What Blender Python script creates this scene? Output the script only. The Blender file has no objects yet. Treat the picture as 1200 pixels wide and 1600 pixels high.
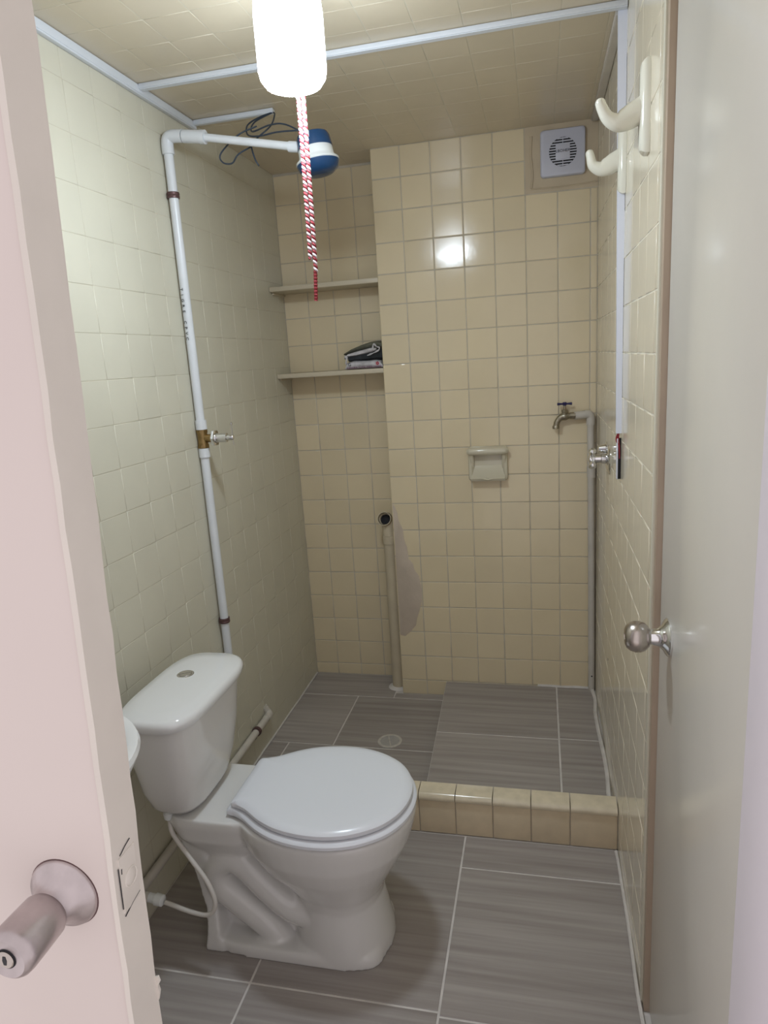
import bpy, bmesh, math, random
from mathutils import Vector, Matrix
random.seed(7)
S = bpy.context.scene
PI = math.pi

# ------------------------------------------------------------------ camera
cam_d = bpy.data.cameras.new('camera'); cam = bpy.data.objects.new('camera', cam_d)
S.collection.objects.link(cam); S.camera = cam
cam_d.sensor_fit = 'VERTICAL'; cam_d.sensor_height = 36.0
cam_d.lens = 1057.03 / 1600 * 36.0
cam_d.clip_start = 0.02; cam_d.clip_end = 50
_r = ((0.97394559, 0.21796478, -0.06262067), (-0.01158057, -0.22796643, -0.97360012), (-0.22648595, 0.94895873, -0.21950274))
right, down, fwd = Vector(_r[0]), Vector(_r[1]), Vector(_r[2])
m = Matrix((right, -down, -fwd)).transposed().to_4x4()
m.translation = Vector((-0.1776, -2.6084, 1.4063))
cam.matrix_world = m

# ------------------------------------------------------------------ world, exposure
S.view_settings.view_transform = 'Standard'; S.view_settings.look = 'None'
S.view_settings.gamma = 1; S.view_settings.use_curve_mapping = False
S.view_settings.exposure = 1.14
w = bpy.data.worlds.new('hallway_light'); S.world = w; w.use_nodes = True
bg = w.node_tree.nodes['Background']
bg.inputs[0].default_value = (1.0, 0.93, 0.95, 1); bg.inputs[1].default_value = 0.45
LAMP_STRENGTH = 6.8

# ------------------------------------------------------------------ materials
def mat(name, col, rough=0.5, metal=0.0, noise=0.0, nscale=8.0, bump=0.0, bscale=40.0, rand=0.0, coat=0.0, emit=None, ior=1.45, stretch=None, dark=None, bdist=0.002):
    M = bpy.data.materials.new(name); M.use_nodes = True
    N = M.node_tree; nd = N.nodes; b = nd['Principled BSDF']; L = N.links
    b.inputs['Base Color'].default_value = (*col, 1); b.inputs['Roughness'].default_value = rough
    b.inputs['Metallic'].default_value = metal; b.inputs['IOR'].default_value = ior
    b.inputs['Coat Weight'].default_value = coat
    if emit:
        b.inputs['Emission Color'].default_value = (*emit[0], 1); b.inputs['Emission Strength'].default_value = emit[1]
    if noise or bump or rand:
        g = nd.new('ShaderNodeNewGeometry')
        vec = g.outputs['Position']
        oi = nd.new('ShaderNodeObjectInfo')
        if stretch:
            mp = nd.new('ShaderNodeMapping'); mp.inputs['Scale'].default_value = stretch
            L.new(vec, mp.inputs[0]); vec = mp.outputs[0]
            ad = nd.new('ShaderNodeVectorMath'); ad.operation = 'ADD'; cx = nd.new('ShaderNodeMath'); cx.operation = 'MULTIPLY'; cx.inputs[1].default_value = 37
            L.new(oi.outputs['Random'], cx.inputs[0]); L.new(vec, ad.inputs[0]); L.new(cx.outputs[0], ad.inputs[1]); vec = ad.outputs[0]
    if noise or rand:
        n = nd.new('ShaderNodeTexNoise'); n.inputs['Scale'].default_value = nscale; n.inputs['Detail'].default_value = 5
        L.new(vec, n.inputs[0])
        mx = nd.new('ShaderNodeMix'); mx.data_type = 'RGBA'
        dk = dark if dark else tuple(c * (1 - noise) for c in col)
        mx.inputs[6].default_value = (*dk, 1); mx.inputs[7].default_value = (*col, 1)
        rp = nd.new('ShaderNodeMapRange'); rp.inputs[1].default_value = .3; rp.inputs[2].default_value = .7
        L.new(n.outputs[0], rp.inputs[0]); L.new(rp.outputs[0], mx.inputs[0])
        out = mx.outputs[2]
        if rand:
            hs = nd.new('ShaderNodeHueSaturation'); mr = nd.new('ShaderNodeMapRange')
            mr.inputs[3].default_value = 1 - rand; mr.inputs[4].default_value = 1 + rand
            L.new(oi.outputs['Random'], mr.inputs[0]); L.new(mr.outputs[0], hs.inputs['Value']); L.new(out, hs.inputs['Color']); out = hs.outputs[0]
        L.new(out, b.inputs['Base Color'])
    if bump:
        n2 = nd.new('ShaderNodeTexNoise'); n2.inputs['Scale'].default_value = bscale; n2.inputs['Detail'].default_value = 2
        L.new(vec, n2.inputs[0]); bp = nd.new('ShaderNodeBump'); bp.inputs['Strength'].default_value = bump; bp.inputs['Distance'].default_value = bdist
        L.new(n2.outputs[0], bp.inputs['Height']); L.new(bp.outputs[0], b.inputs['Normal'])
    return M

CREAM = (0.74, 0.63, 0.43)
M_tile = mat('glazed_cream_tile', CREAM, .13, noise=.05, nscale=6, rand=.03, bump=.12, bscale=22)
M_tile_r = mat('glazed_pale_tile', (0.74, 0.67, 0.53), .13, noise=.05, nscale=6, rand=.02, bump=.12, bscale=22)
M_tile_l = mat('painted_cream_tile', (0.63, 0.60, 0.485), .36, noise=.06, nscale=5, rand=.012, bump=.25, bscale=14)
M_tile_c = mat('painted_ceiling_tile', (0.66, 0.575, 0.43), .28, noise=.07, nscale=5, rand=.015, bump=.25, bscale=12)
M_grout = mat('grey_grout', (0.60, 0.54, 0.44), .8, noise=.25, nscale=14)
M_grout_r = mat('white_grout', (0.74, 0.69, 0.57), .6, noise=.1, nscale=14)
M_grout_l = mat('painted_grout', (0.62, 0.57, 0.445), .4, noise=.3, nscale=5)
M_grout_c = mat('painted_ceiling_grout', (0.66, 0.6, 0.47), .4, noise=.1, nscale=14)
M_wood = mat('wood_look_porcelain', (0.41, 0.375, 0.35), .36, noise=.35, nscale=1.5, stretch=(1.3, 34, 10), rand=.06, dark=(0.29, 0.258, 0.238))
M_floorgrout = mat('pale_floor_grout', (0.74, 0.70, 0.66), .8, noise=.2, nscale=20)
M_curb = mat('curb_tile', (0.69, 0.575, 0.40), .25, noise=.12, nscale=20, rand=.03)
M_curbtop = mat('curb_bullnose', (0.74, 0.65, 0.48), .14, noise=.15, nscale=30)
M_plaster = mat('mortar_patch', (0.60, 0.505, 0.41), .6, noise=.15, nscale=12, bump=.5, bscale=60)
M_patchpaint = mat('painted_plaster', (0.58, 0.48, 0.34), .45, noise=.1, nscale=12, bump=.5, bscale=40)
M_ceramic = mat('white_vitreous_china', (0.72, 0.72, 0.71), .08, coat=.3)
M_ceramic_body = mat('body_vitreous_china', (0.70, 0.69, 0.665), .12, coat=.2)
M_plastic = mat('white_seat_plastic', (0.74, 0.76, 0.80), .22)
M_chrome = mat('chrome', (0.75, 0.75, 0.76), .1, 1.0)
M_brushed = mat('brushed_steel', (0.52, 0.47, 0.43), .27, 1.0, noise=.15, nscale=60)
M_brass = mat('aged_brass', (0.42, 0.29, 0.13), .4, 1.0, noise=.4, nscale=60)
M_brass_dull = mat('dull_nickel_brass', (0.40, 0.36, 0.28), .38, 1.0, noise=.3, nscale=60)
M_pvc = mat('white_pvc', (0.70, 0.72, 0.74), .3, noise=.06, nscale=14)
M_pvc_cream = mat('cream_painted_pvc', (0.60, 0.52, 0.38), .35, noise=.1, nscale=14)
M_pvc_warm = mat('warm_white_pvc', (0.60, 0.56, 0.50), .35, noise=.12, nscale=20)
M_race = mat('white_raceway_plastic', (0.70, 0.72, 0.80), .35)
M_race_d = mat('ceiling_raceway_plastic', (0.66, 0.69, 0.73), .35)
M_blue = mat('dark_blue_plastic', (0.012, 0.05, 0.13), .2)
M_white = mat('white_plastic', (0.72, 0.74, 0.72), .3)
M_fan = mat('fan_grey_white_plastic', (0.56, 0.57, 0.66), .25)
M_dark = mat('dark_void', (0.012, 0.012, 0.016), .7)
M_black = mat('black_print', (0.02, 0.02, 0.025), .6)
M_wire = mat('dark_cable', (0.035, 0.05, 0.075), .45)
M_redwire = mat('red_wire', (0.25, 0.02, 0.03), .4)
M_clamp = mat('rusty_clamp', (0.16, 0.09, 0.09), .45, .5, noise=.4, nscale=90)
M_door = mat('pinkish_cream_door_paint', (0.70, 0.62, 0.585), .38, noise=.04, nscale=4, bump=.25, bscale=9)
M_dooredge = mat('door_edge_paint', (0.72, 0.67, 0.61), .4, noise=.06, nscale=14, bump=.4, bscale=30)
M_rdoor = mat('glossy_cream_door_paint', (0.76, 0.73, 0.66), .2, noise=.05, nscale=3, bump=.2, bscale=7)
M_stile = mat('brown_beige_stile', (0.43, 0.335, 0.25), .45, noise=.1, nscale=10)
M_jamb = mat('pale_pink_jamb', (0.84, 0.78, 0.84), .5, noise=.04, nscale=5)
M_knobpaint = mat('paint_smeared_steel', (0.56, 0.50, 0.50), .32, .9, noise=.25, nscale=35, bump=.4, bscale=60)
M_hook = mat('cream_porcelain', (0.72, 0.70, 0.60), .1, coat=.3)
M_soap = mat('grey_cream_porcelain', (0.62, 0.57, 0.44), .12, coat=.3)
M_shelf = mat('painted_shelf', (0.60, 0.53, 0.40), .4, noise=.08, nscale=10)
M_redcord = mat('red_cord_strand', (0.20, 0.015, 0.02), .7)
M_whitecord = mat('white_cord_strand', (0.55, 0.47, 0.48), .7)
M_paper = mat('printed_white_wrapper', (0.62, 0.60, 0.62), .6, noise=.3, nscale=60)
M_cloth_d = mat('dark_grey_cloth', (0.03, 0.035, 0.04), .8, noise=.4, nscale=40)
M_cloth_g = mat('olive_grey_cloth', (0.15, 0.15, 0.11), .85, noise=.3, nscale=40)
M_redprint = mat('red_print', (0.45, 0.03, 0.06), .6)
M_purpleprint = mat('purple_print', (0.14, 0.02, 0.10), .6)
M_hose = mat('white_braided_hose', (0.60, 0.57, 0.52), .4)
M_bulb = mat('lit_bulb_glass', (1, 1, 1), .3, emit=((0.77, 0.885, 1.0), LAMP_STRENGTH))
M_bulbdome = mat('lit_bulb_dome', (1, 1, 1), .3, emit=((0.77, 0.885, 1.0), LAMP_STRENGTH * 10.5))
M_drain = mat('drain_cover_plastic', (0.42, 0.40, 0.38), .4, noise=.1, nscale=60)
M_drainrim = mat('drain_rim_grout', (0.60, 0.56, 0.50), .5, noise=.2, nscale=60)

# ------------------------------------------------------------------ helpers
def link(o, parent=None):
    S.collection.objects.link(o)
    if parent: o.parent = parent
    return o
def tag(o, label=None, cat=None, group=None, kind=None):
    if label: o['label'] = label
    if cat: o['category'] = cat
    if group: o['group'] = group
    if kind: o['kind'] = kind
    return o
def empty(name, loc, label, cat, group=None, rot=(0, 0, 0)):
    o = bpy.data.objects.new(name, None); o.empty_display_size = .05
    o.location = loc; o.rotation_euler = rot; link(o); return tag(o, label, cat, group)
def world_to(parent, v):
    return v
def mk(name, bm, material, parent=None, smooth=True, keep=True, flatbig=0):
    """mesh given in world coordinates; parent (an Empty at its base) gets it in its own frame"""
    me = bpy.data.meshes.new(name); bmesh.ops.recalc_face_normals(bm, faces=bm.faces)
    if smooth:
        for f in bm.faces: f.smooth = True
        for e in bm.edges:
            if len(e.link_faces) == 2 and e.calc_face_angle(0) > math.radians(38): e.smooth = False
    if flatbig:
        for f in bm.faces:
            if f.calc_area() > flatbig: f.smooth = False
    bm.to_mesh(me); bm.free()
    if parent is not None and keep:
        pm = Matrix.LocRotScale(parent.location, parent.rotation_euler, None)
        if parent.parent:
            pp = parent.parent; pm = Matrix.LocRotScale(pp.location, pp.rotation_euler, None) @ pm
        me.transform(pm.inverted())
    me.materials.append(material)
    o = bpy.data.objects.new(name, me); return link(o, parent)
def B(): return bmesh.new()
def box(bm, x0, x1, y0, y1, z0, z1, bev=0, seg=2):
    vs = [bm.verts.new((x, y, z)) for x in (x0, x1) for y in (y0, y1) for z in (z0, z1)]
    fs = [(0, 1, 3, 2), (4, 6, 7, 5), (0, 4, 5, 1), (2, 3, 7, 6), (0, 2, 6, 4), (1, 5, 7, 3)]
    F = [bm.faces.new([vs[i] for i in f]) for f in fs]
    if bev:
        es = list({e for f in F for e in f.edges})
        bmesh.ops.bevel(bm, geom=es, offset=bev, segments=seg, profile=.5, affect='EDGES')
def loft(bm, rings, cap0=True, cap1=True, closed=True):
    R = [[bm.verts.new(p) for p in r] for r in rings]
    n = len(R[0])
    for a, b in zip(R, R[1:]):
        for i in range(n if closed else n - 1):
            j = (i + 1) % n
            try: bm.faces.new((a[i], a[j], b[j], b[i]))
            except ValueError: pass
    if cap0: bm.faces.new(R[0][::-1])
    if cap1: bm.faces.new(R[-1])
def frame_of(d, up=Vector((0, 0, 1))):
    d = d.normalized()
    if abs(d.dot(up)) > .98: up = Vector((0, 1, 0))
    a = d.cross(up).normalized(); b = a.cross(d).normalized(); return a, b
def lathe(bm, base, axis, prof, n=32, cap0=True, cap1=True, sx=1, sy=1):
    """prof: list of (distance along axis, radius)"""
    base = Vector(base); axis = Vector(axis).normalized(); a, b = frame_of(axis)
    loft(bm, [[base + axis * h + a * (r * sx * math.cos(2 * PI * i / n)) + b * (r * sy * math.sin(2 * PI * i / n)) for i in range(n)] for h, r in prof], cap0, cap1)
def catmull(pts, k=8, closed=False):
    P = [Vector(p) for p in pts]; out = []
    n = len(P); rng = range(n if closed else n - 1)
    for i in rng:
        p0 = P[i - 1] if (i > 0 or closed) else P[0] * 2 - P[1]
        p1 = P[i]; p2 = P[(i + 1) % n]
        p3 = P[(i + 2) % n] if (i + 2 < n or closed) else P[-1] * 2 - P[-2]
        for s in range(k):
            t = s / k
            out.append(.5 * ((2 * p1) + (p2 - p0) * t + (2 * p0 - 5 * p1 + 4 * p2 - p3) * t * t + (3 * p1 - p0 - 3 * p2 + p3) * t ** 3))
    if not closed: out.append(P[-1])
    return out
def tube(bm, pts, r, n=12, cap=True):
    P = [Vector(p) for p in pts]; rs = r if isinstance(r, (list, tuple)) else [r] * len(P)
    d0 = (P[1] - P[0]).normalized(); a, b = frame_of(d0); rings = []
    for i, p in enumerate(P):
        d = ((P[min(i + 1, len(P) - 1)] - P[max(i - 1, 0)])).normalized()
        a = (a - d * a.dot(d)).normalized(); b = d.cross(a)
        rings.append([p + a * (rs[i] * math.cos(2 * PI * k / n)) + b * (rs[i] * math.sin(2 * PI * k / n)) for k in range(n)])
    loft(bm, rings, cap, cap)
def prism(bm, pts2, o, u, v, n, t0, t1, bev=0):
    """polygon pts2 in frame (u,v) extruded along n from t0 to t1, optional front bevel"""
    o, u, v, n = Vector(o), Vector(u), Vector(v), Vector(n)
    c = Vector((sum(p[0] for p in pts2) / len(pts2), sum(p[1] for p in pts2) / len(pts2)))
    def ring(t, ins):
        out = []
        for p in pts2:
            d = Vector(p) - c; L = max(d.length, 1e-6); q = c + d * (1 - ins * 1.3 / L)
            out.append(o + u * q[0] + v * q[1] + n * t)
        return out
    R = [ring(t0, 0)]
    if bev: R += [ring(t1 - bev, 0), ring(t1 - bev * .3, bev * .35), ring(t1, bev)]
    else: R += [ring(t1, 0)]
    loft(bm, R)
def text_mesh(name, txt, size, material, parent, mw, ext=.0004, shear=0):
    cu = bpy.data.curves.new(name, 'FONT'); cu.body = txt; cu.size = size; cu.extrude = ext; cu.align_x = 'CENTER'; cu.align_y = 'CENTER'; cu.resolution_u = 2
    tmp = bpy.data.objects.new(name, cu); S.collection.objects.link(tmp)
    dg = bpy.context.evaluated_depsgraph_get(); me = bpy.data.meshes.new_from_object(tmp.evaluated_get(dg))
    bpy.data.objects.remove(tmp); me.materials.clear(); me.materials.append(material)
    me.transform(mw); pm = Matrix.LocRotScale(parent.location, parent.rotation_euler, None); me.transform(pm.inverted())
    o = bpy.data.objects.new(name, me); return link(o, parent)
def mwm(o, x, y, z):
    M = Matrix((Vector(x).normalized(), Vector(y).normalized(), Vector(z).normalized())).transposed().to_4x4(); M.translation = Vector(o); return M

# tiles --------------------------------------------------------------
_tc = {}
def tile_mesh(w_, h_, t, bev, material):
    k = (round(w_, 3), round(h_, 3), t, bev, material.name)
    if k in _tc: return _tc[k]
    hx, hy = w_ / 2, h_ / 2
    def r(x, y, z): return [(-x, -y, z), (x, -y, z), (x, y, z), (-x, y, z)]
    rings = [r(hx, hy, -t), r(hx, hy, -bev), r(hx - bev * .35, hy - bev * .35, -bev * .3), r(hx - bev, hy - bev, 0)]
    V = [p for q in rings for p in q]; F = []
    for a in range(3):
        for i in range(4): j = (i + 1) % 4; F.append((a * 4 + i, a * 4 + j, a * 4 + 4 + j, a * 4 + 4 + i))
    F.append((12, 13, 14, 15))
    me = bpy.data.meshes.new('tile'); me.from_pydata(V, [], F)
    for p in me.polygons: p.use_smooth = p.index < 12
    me.materials.append(material); _tc[k] = me; return me
def tile_grid(parent, o, u, v, n, us, vs, material, gap=.0024, t=.005, bev=.0022, jit=.004, depthj=.0004, skip=None, tilt=None):
    o, u, v, n = Vector(o), Vector(u), Vector(v), Vector(n)
    for i in range(len(us) - 1):
        for j in range(len(vs) - 1):
            a, b = sorted((us[i], us[i + 1])); c, d = sorted((vs[j], vs[j + 1]))
            if b - a < .012 or d - c < .012: continue
            if skip and skip((a + b) / 2, (c + d) / 2): continue
            me = tile_mesh(b - a - gap, d - c - gap, t, bev, material)
            ob = bpy.data.objects.new('tile', me); ob.parent = parent
            M = mwm(o + u * ((a + b) / 2) + v * ((c + d) / 2) + n * random.uniform(-depthj, depthj), u, v, n)
            rx, ry = random.gauss(0, jit), random.gauss(0, jit)
            if tilt:
                q = tilt((a + b) / 2, (c + d) / 2)
                if q: rx, ry = q
            ob.matrix_local = M @ Matrix.Rotation(rx, 4, 'X') @ Matrix.Rotation(ry, 4, 'Y')
            S.collection.objects.link(ob)
def lines(a, b, off, step=.11):
    out = [a]; k = math.ceil((a - off) / step + 1e-6)
    while off + k * step < b - 1e-6:
        if off + k * step > a + 1e-6: out.append(off + k * step)
        k += 1
    return out + [b]

XL, XR, ZC, YR, YF = -1.206, .024, 2.150, .159, -2.06
G = .0013
# ------------------------------------------------------------------ structure
b = B(); box(b, XL - .12, XL - G * .6, YF, YR + .12, -.1, ZC + .1)
wl = tag(mk('wall_left', b, M_grout_l, smooth=False), kind='structure')
ZL = lines(0, ZC, .08)
tile_grid(wl, (XL, 0, 0), (0, 1, 0), (0, 0, 1), (1, 0, 0), lines(-1.84, YR, -.71 + .035), ZL, M_tile_l, gap=.0013, bev=.0009, jit=.0013, depthj=.0003)
b = B(); box(b, XR + G, XR + .12, -1.326, YR + .12, -.1, ZC + .1); box(b, XR + .05, XR + .12, YF, -1.326, -.1, ZC + .1)
wr = tag(mk('wall_right', b, M_grout_r, smooth=False), kind='structure')
tile_grid(wr, (XR, 0, 0), (0, -1, 0), (0, 0, 1), (-1, 0, 0), lines(0, 1.31, .06), lines(0, ZC, .066), M_tile_r, gap=.0026, bev=.0013, jit=.002)
b = B(); prism(b, [(-.765, -.1), (XR + .12, -.1), (XR + .12, ZC + .1), (-.765, ZC + .1)], (0, 0, 0), (1, 0, 0), (0, 0, 1), (0, -1, 0), -.28, -G)
wb = tag(mk('wall_back', b, M_grout, smooth=False), kind='structure')
def tb(x, z):
    if -.44 < x < -.33 and z > 1.6: return (-.003, -.009)
tile_grid(wb, (0, 0, 0), (1, 0, 0), (0, 0, 1), (0, -1, 0), [-.66, -.55, -.44, -.33, -.22, -.11, 0, XR], lines(0, ZC, .066), M_tile, jit=.0045, skip=lambda x, z: x > -.22 and z > 1.936, tilt=tb)
# edge column of the back wall, cut along the leaning corner
ex = lambda z: -.765
zl = lines(0, ZC, .066)
for z0, z1 in zip(zl, zl[1:]):
    if .38 < (z0 + z1) / 2 < .8: xi = -.690
    else: xi = -.6615
    b = B(); prism(b, [(ex(z0) - .001, z0 + .0015), (-.6615, z0 + .0015), (-.6615, z1 - .0015), (ex(z1) - .001, z1 - .0015)], (0, 0, 0), (1, 0, 0), (0, 0, 1), (0, -1, 0), -.005, .0, .0025)
    mk('tile', b, M_tile, wb, flatbig=.004)
    # return face of the corner (facing the recess)
    b = B(); prism(b, [(0.002, z0 + .0015), (.078, z0 + .0015), (.078, z1 - .0015), (.002, z1 - .0015)], (ex((z0 + z1) / 2) - .001, 0, 0), (0, 1, 0), (0, 0, 1), (-1, 0, 0), -.004, .001, .001)
    mk('tile', b, M_tile, wb, flatbig=.004)
    b = B(); prism(b, [(0.081, z0 + .0015), (.157, z0 + .0015), (.157, z1 - .0015), (.081, z1 - .0015)], (ex((z0 + z1) / 2) - .001, 0, 0), (0, 1, 0), (0, 0, 1), (-1, 0, 0), -.004, .001, .001)
    mk('tile', b, M_tile, wb, flatbig=.004)
# mortar patch beside the drain pipe, on the back wall
pts = [(-.763, .27), (-.742, .265), (-.72, .285), (-.694, .315), (-.688, .345), (-.676, .38), (-.664, .42), (-.662, .47), (-.669, .53), (-.688, .56), (-.692, .585), (-.709, .605), (-.713, .655), (-.724, .69), (-.726, .73), (-.741, .765), (-.745, .80), (-.757, .83), (-.763, .835), (-.763, .6), (-.763, .4)]
b = B(); prism(b, pts, (0, 0, 0), (1, 0, 0), (0, 0, 1), (0, -1, 0), -.004, .0011, .0006)
o = mk('mortar_patch', b, M_plaster, wb); o['label'] = 'rough pinkish grey mortar patch'
# plaster around the fan
b = B(); prism(b, [(-.219, 1.938), (XR, 1.938), (XR, ZC), (-.219, ZC)], (0, 0, 0), (1, 0, 0), (0, 0, 1), (0, -1, 0), -.004, -.0006)
o = mk('plaster_patch', b, M_patchpaint, wb, smooth=False); o['label'] = 'painted plaster patch round the fan'
b = B()
pth = [(-.196, 0, 2.12), (-.199, 0, 2.06), (-.194, 0, 2.0), (-.198, 0, 1.955)]
tube(b, catmull(pth, 6), .004, 6); tube(b, catmull([(-.2, 0, 1.952), (-.1, 0, 1.949), (.02, 0, 1.953)], 6), .0028, 6)
o = mk('plaster_ridge', b, M_patchpaint, wb)
# recess back wall
b = B(); box(b, XL - .12, -.70, YR + G, YR + .12, -.1, ZC + .1)
wn = tag(mk('wall_recess', b, M_grout, smooth=False), kind='structure')
tile_grid(wn, (0, YR, 0), (1, 0, 0), (0, 0, 1), (0, -1, 0), [XL, -1.1017, -.9917, -.8817, -.772, -.70], lines(0, ZC, .053), M_tile, jit=.005)
# ceiling
b = B(); box(b, XL - .12, XR + .12, YF, YR + .12, ZC + .0005, ZC + .1)
ce = tag(mk('ceiling', b, M_grout_c, smooth=False), kind='structure')
tile_grid(ce, (0, 0, ZC), (1, 0, 0), (0, 1, 0), (0, 0, -1), lines(XL, XR, -.01), lines(-1.84, YR, -.0), M_tile_c, gap=.0028, bev=.0004, jit=.0018, depthj=.0001)
# front wall round the doorway (behind the half-open door)
b = B(); box(b, XL - .12, -.70, YF - .0, YF + .08, -.1, ZC + .1)
tag(mk('wall_front', b, M_jamb, smooth=False), kind='structure')
# floor
b = B(); box(b, XL - .12, XR + .6, -3.0, YR + .12, -.12, -.0016)
fl = tag(mk('floor', b, M_floorgrout, smooth=False), kind='structure')
def slab(parent, pts, z, name='floor_tile', g=.0027, bev=.0012, t=.009, material=None):
    c = Vector((sum(p[0] for p in pts) / 4, sum(p[1] for p in pts) / 4)); q = []
    for p in pts:
        q.append((p[0] + (g if p[0] < c[0] else -g), p[1] + (g if p[1] < c[1] else -g)))
    bm_ = B(); prism(bm_, q, (0, 0, z), (1, 0, 0), (0, 1, 0), (0, 0, 1), -t, 0, bev)
    o_ = mk(name, bm_, material or M_wood, parent, smooth=False); return o_
def rect(x0, x1, y0, y1): return [(x0, y0), (x1, y0), (x1, y1), (x0, y1)]
YC0 = -.851
for r in [rect(XL, -.857, -1.42, YC0), rect(-.857, -.41, -1.42, YC0), rect(-.41, XR, -.98, YC0), rect(-.41, XR, -1.43, -.98),
          rect(XL, -.857, -1.87, -1.42), rect(-.857, -.41, -1.87, -1.42), rect(-.41, XR, -1.88, -1.43), rect(XL, -.857, -2.32, -1.87), rect(-.857, -.41, -2.32, -1.87), rect(-.41, XR + .05, -2.32, -1.88),
          rect(XL, -.80, -.043, YR), rect(-.80, -.578, -.043, .0), rect(XL, -.955, -.425, -.043), rect(-.955, -.56, -.425, -.043),
          rect(XL, -1.13, -.80, -.425), rect(-1.13, -.545, -.80, -.425)]:
    slab(fl, r, 0)
b = B()  # caulk along the right wall foot
pc = [(XR - .004 + random.uniform(-.002, .002), y, .004) for y in [-1.6, -1.5, -1.4, -1.3, -1.2, -1.1, -1.0, -.9, -.86]]
tube(b, catmull(pc, 4), .0045, 6); o = mk('caulk_bead', b, M_floorgrout, fl)
b = B(); pc = [(XL + .003 + random.uniform(-.001, .001), y, .003) for y in [-.8, -.7, -.6, -.5, -.4, -.3, -.2, -.1, 0, .15]]
tube(b, catmull(pc, 4), .0035, 6); o = mk('caulk_bead', b, M_floorgrout, fl)
# raised platform of the shower
b = B(); prism(b, [(-.545, -.80), (XR, -.80), (XR, 0), (-.577, 0)], (0, 0, 0), (1, 0, 0), (0, 1, 0), (0, 0, 1), -.001, .0634)
pf = tag(mk('trim_1', b, M_floorgrout, smooth=False), 'raised wood-look tiled step on the right of the shower floor', kind='structure')
for pts in [[(-.561, -.3925), (-.128, -.3925), (-.128, -.002), (-.577, -.002)], [(-.545, -.80), (-.128, -.80), (-.128, -.3965), (-.561, -.3965)], rect(-.1245, XR - .008, -.388, -.002), rect(-.1245, XR - .008, -.80, -.391)]:
    slab(pf, pts, .065, g=.0015 if pts[0][0] > -.2 else .001)
b = B(); pc = [(XR - .008 + random.uniform(-.005, .004), y, .067) for y in [-.8, -.7, -.6, -.5, -.4, -.3, -.2, -.1, -.02]]
tube(b, catmull(pc, 4), .0075, 6); mk('caulk_bead', b, M_floorgrout, pf)
b = B(); pc = [(x, -.003, .066 + random.uniform(-.002, .003)) for x in [-.2, -.15, -.1, -.05, 0]]
tube(b, catmull(pc, 4), .006, 6); mk('caulk_bead', b, M_floorgrout, pf)
# curb
b = B(); box(b, XL, XR, -.846, -.803, 0, .118)
cb = tag(mk('trim_2', b, M_grout, smooth=False), 'cream tiled curb with rounded edge in front of the shower', kind='structure')
xs = [0.003 - .11 * k for k in range(12)]; xs = [XR - .001] + xs[1:] + [XL + .001]
for x1, x0 in zip(xs, xs[1:]):
    if x1 - x0 < .02: continue
    b = B(); prism(b, [(x0 + .0013, .002), (x1 - .0013, .002), (x1 - .0013, .111), (x0 + .0013, .111)], (0, -.851, 0), (1, 0, 0), (0, 0, 1), (0, -1, 0), -.006, 0, .0018)
    mk('curb_tile', b, M_curb, cb)
    prof = [(-.846, .1115), (-.8545, .113), (-.8575, .119), (-.8565, .127), (-.851, .1335), (-.842, .137), (-.80, .1385), (-.80, .117)]
    b = B(); loft(b, [[(x, p[0], p[1]) for p in prof] for x in (x0 + .0013, x1 - .0013)]); mk('edge_tile', b, M_curbtop, cb)

# ------------------------------------------------------------------ right side: end bead, stile, door, jamb
b = B(); box(b, XR - .003, XR + .06, -1.327, -1.312, 0, ZC, .003); tag(mk('trim_3', b, M_tile_l), 'cream rounded bead at the end of the right tiled wall', kind='structure')
b = B(); box(b, XR + .001, XR + .075, -1.345, -1.327, 0, ZC, .001); tag(mk('trim_4', b, M_stile), 'narrow brown-beige door stile beside the glossy door', kind='structure')
XD = .036
d2 = bpy.data.objects.new('door_1', None); link(d2); d2.location = (XD + .02, -1.93, 0); tag(d2, 'glossy cream door on the right with steel ball knob', kind='structure')
b = B(); box(b, XD, XD + .036, -1.93, -1.3465, .008, 2.12, .0015); mk('door_panel', b, M_rdoor, d2)
kz, ky = .905, -1.435
b = B(); lathe(b, (XD, ky, kz), (-1, 0, 0), [(-.001, .033), (.003, .0335), (.006, .031), (.011, .022), (.018, .0155), (.03, .0135), (.034, .0135)], 40)
mk('knob_rose', b, M_chrome, d2)
b = B(); lathe(b, (XD, ky, kz), (-1, 0, 0), [(.030, .012), (.034, .0185), (.040, .0245), (.048, .0275), (.056, .0275), (.064, .025), (.070, .020), (.073, .014), (.0735, .007), (.0725, .0068), (.072, .002)], 40)
mk('door_knob', b, M_brushed, d2)
b = B(); box(b, .0205, .20, -2.06, -1.931, 0, ZC + .1, .002); tag(mk('trim_5', b, M_jamb), 'pale pink door jamb at the right edge', kind='structure')

# ------------------------------------------------------------------ left door in front
lean = math.radians(2.1)
d1 = bpy.data.objects.new('door_2', None); link(d1); d1.location = (-.5835, -2.15, 0); d1.rotation_euler = (0, lean, 0); tag(d1, 'pinkish cream painted door at the left with keyed knob', kind='structure')
def mkl(name, bm, material, parent, smooth=True): return mk(name, bm, material, parent, smooth, keep=False)
b = B(); box(b, -.74, 0, -.02, .02, .01, 2.06, .0025)
mkl('door_panel', b, M_door, d1)
b = B()   # uneven paint skin on the free edge
rows = []
for i in range(60):
    z = .012 + i * 2.046 / 59; j1, j2 = random.uniform(-.0012, .0012), random.uniform(-.0012, .0012)
    rows.append([(-.003, -.0212 + j1 * .5, z), (.0012, -.0195 + j1, z), (.0016, .019 + j2, z), (-.002, .0205, z)])
loft(b, rows); mkl('door_edge_strip', b, M_dooredge, d1)
b = B(); zk = .963
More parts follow.
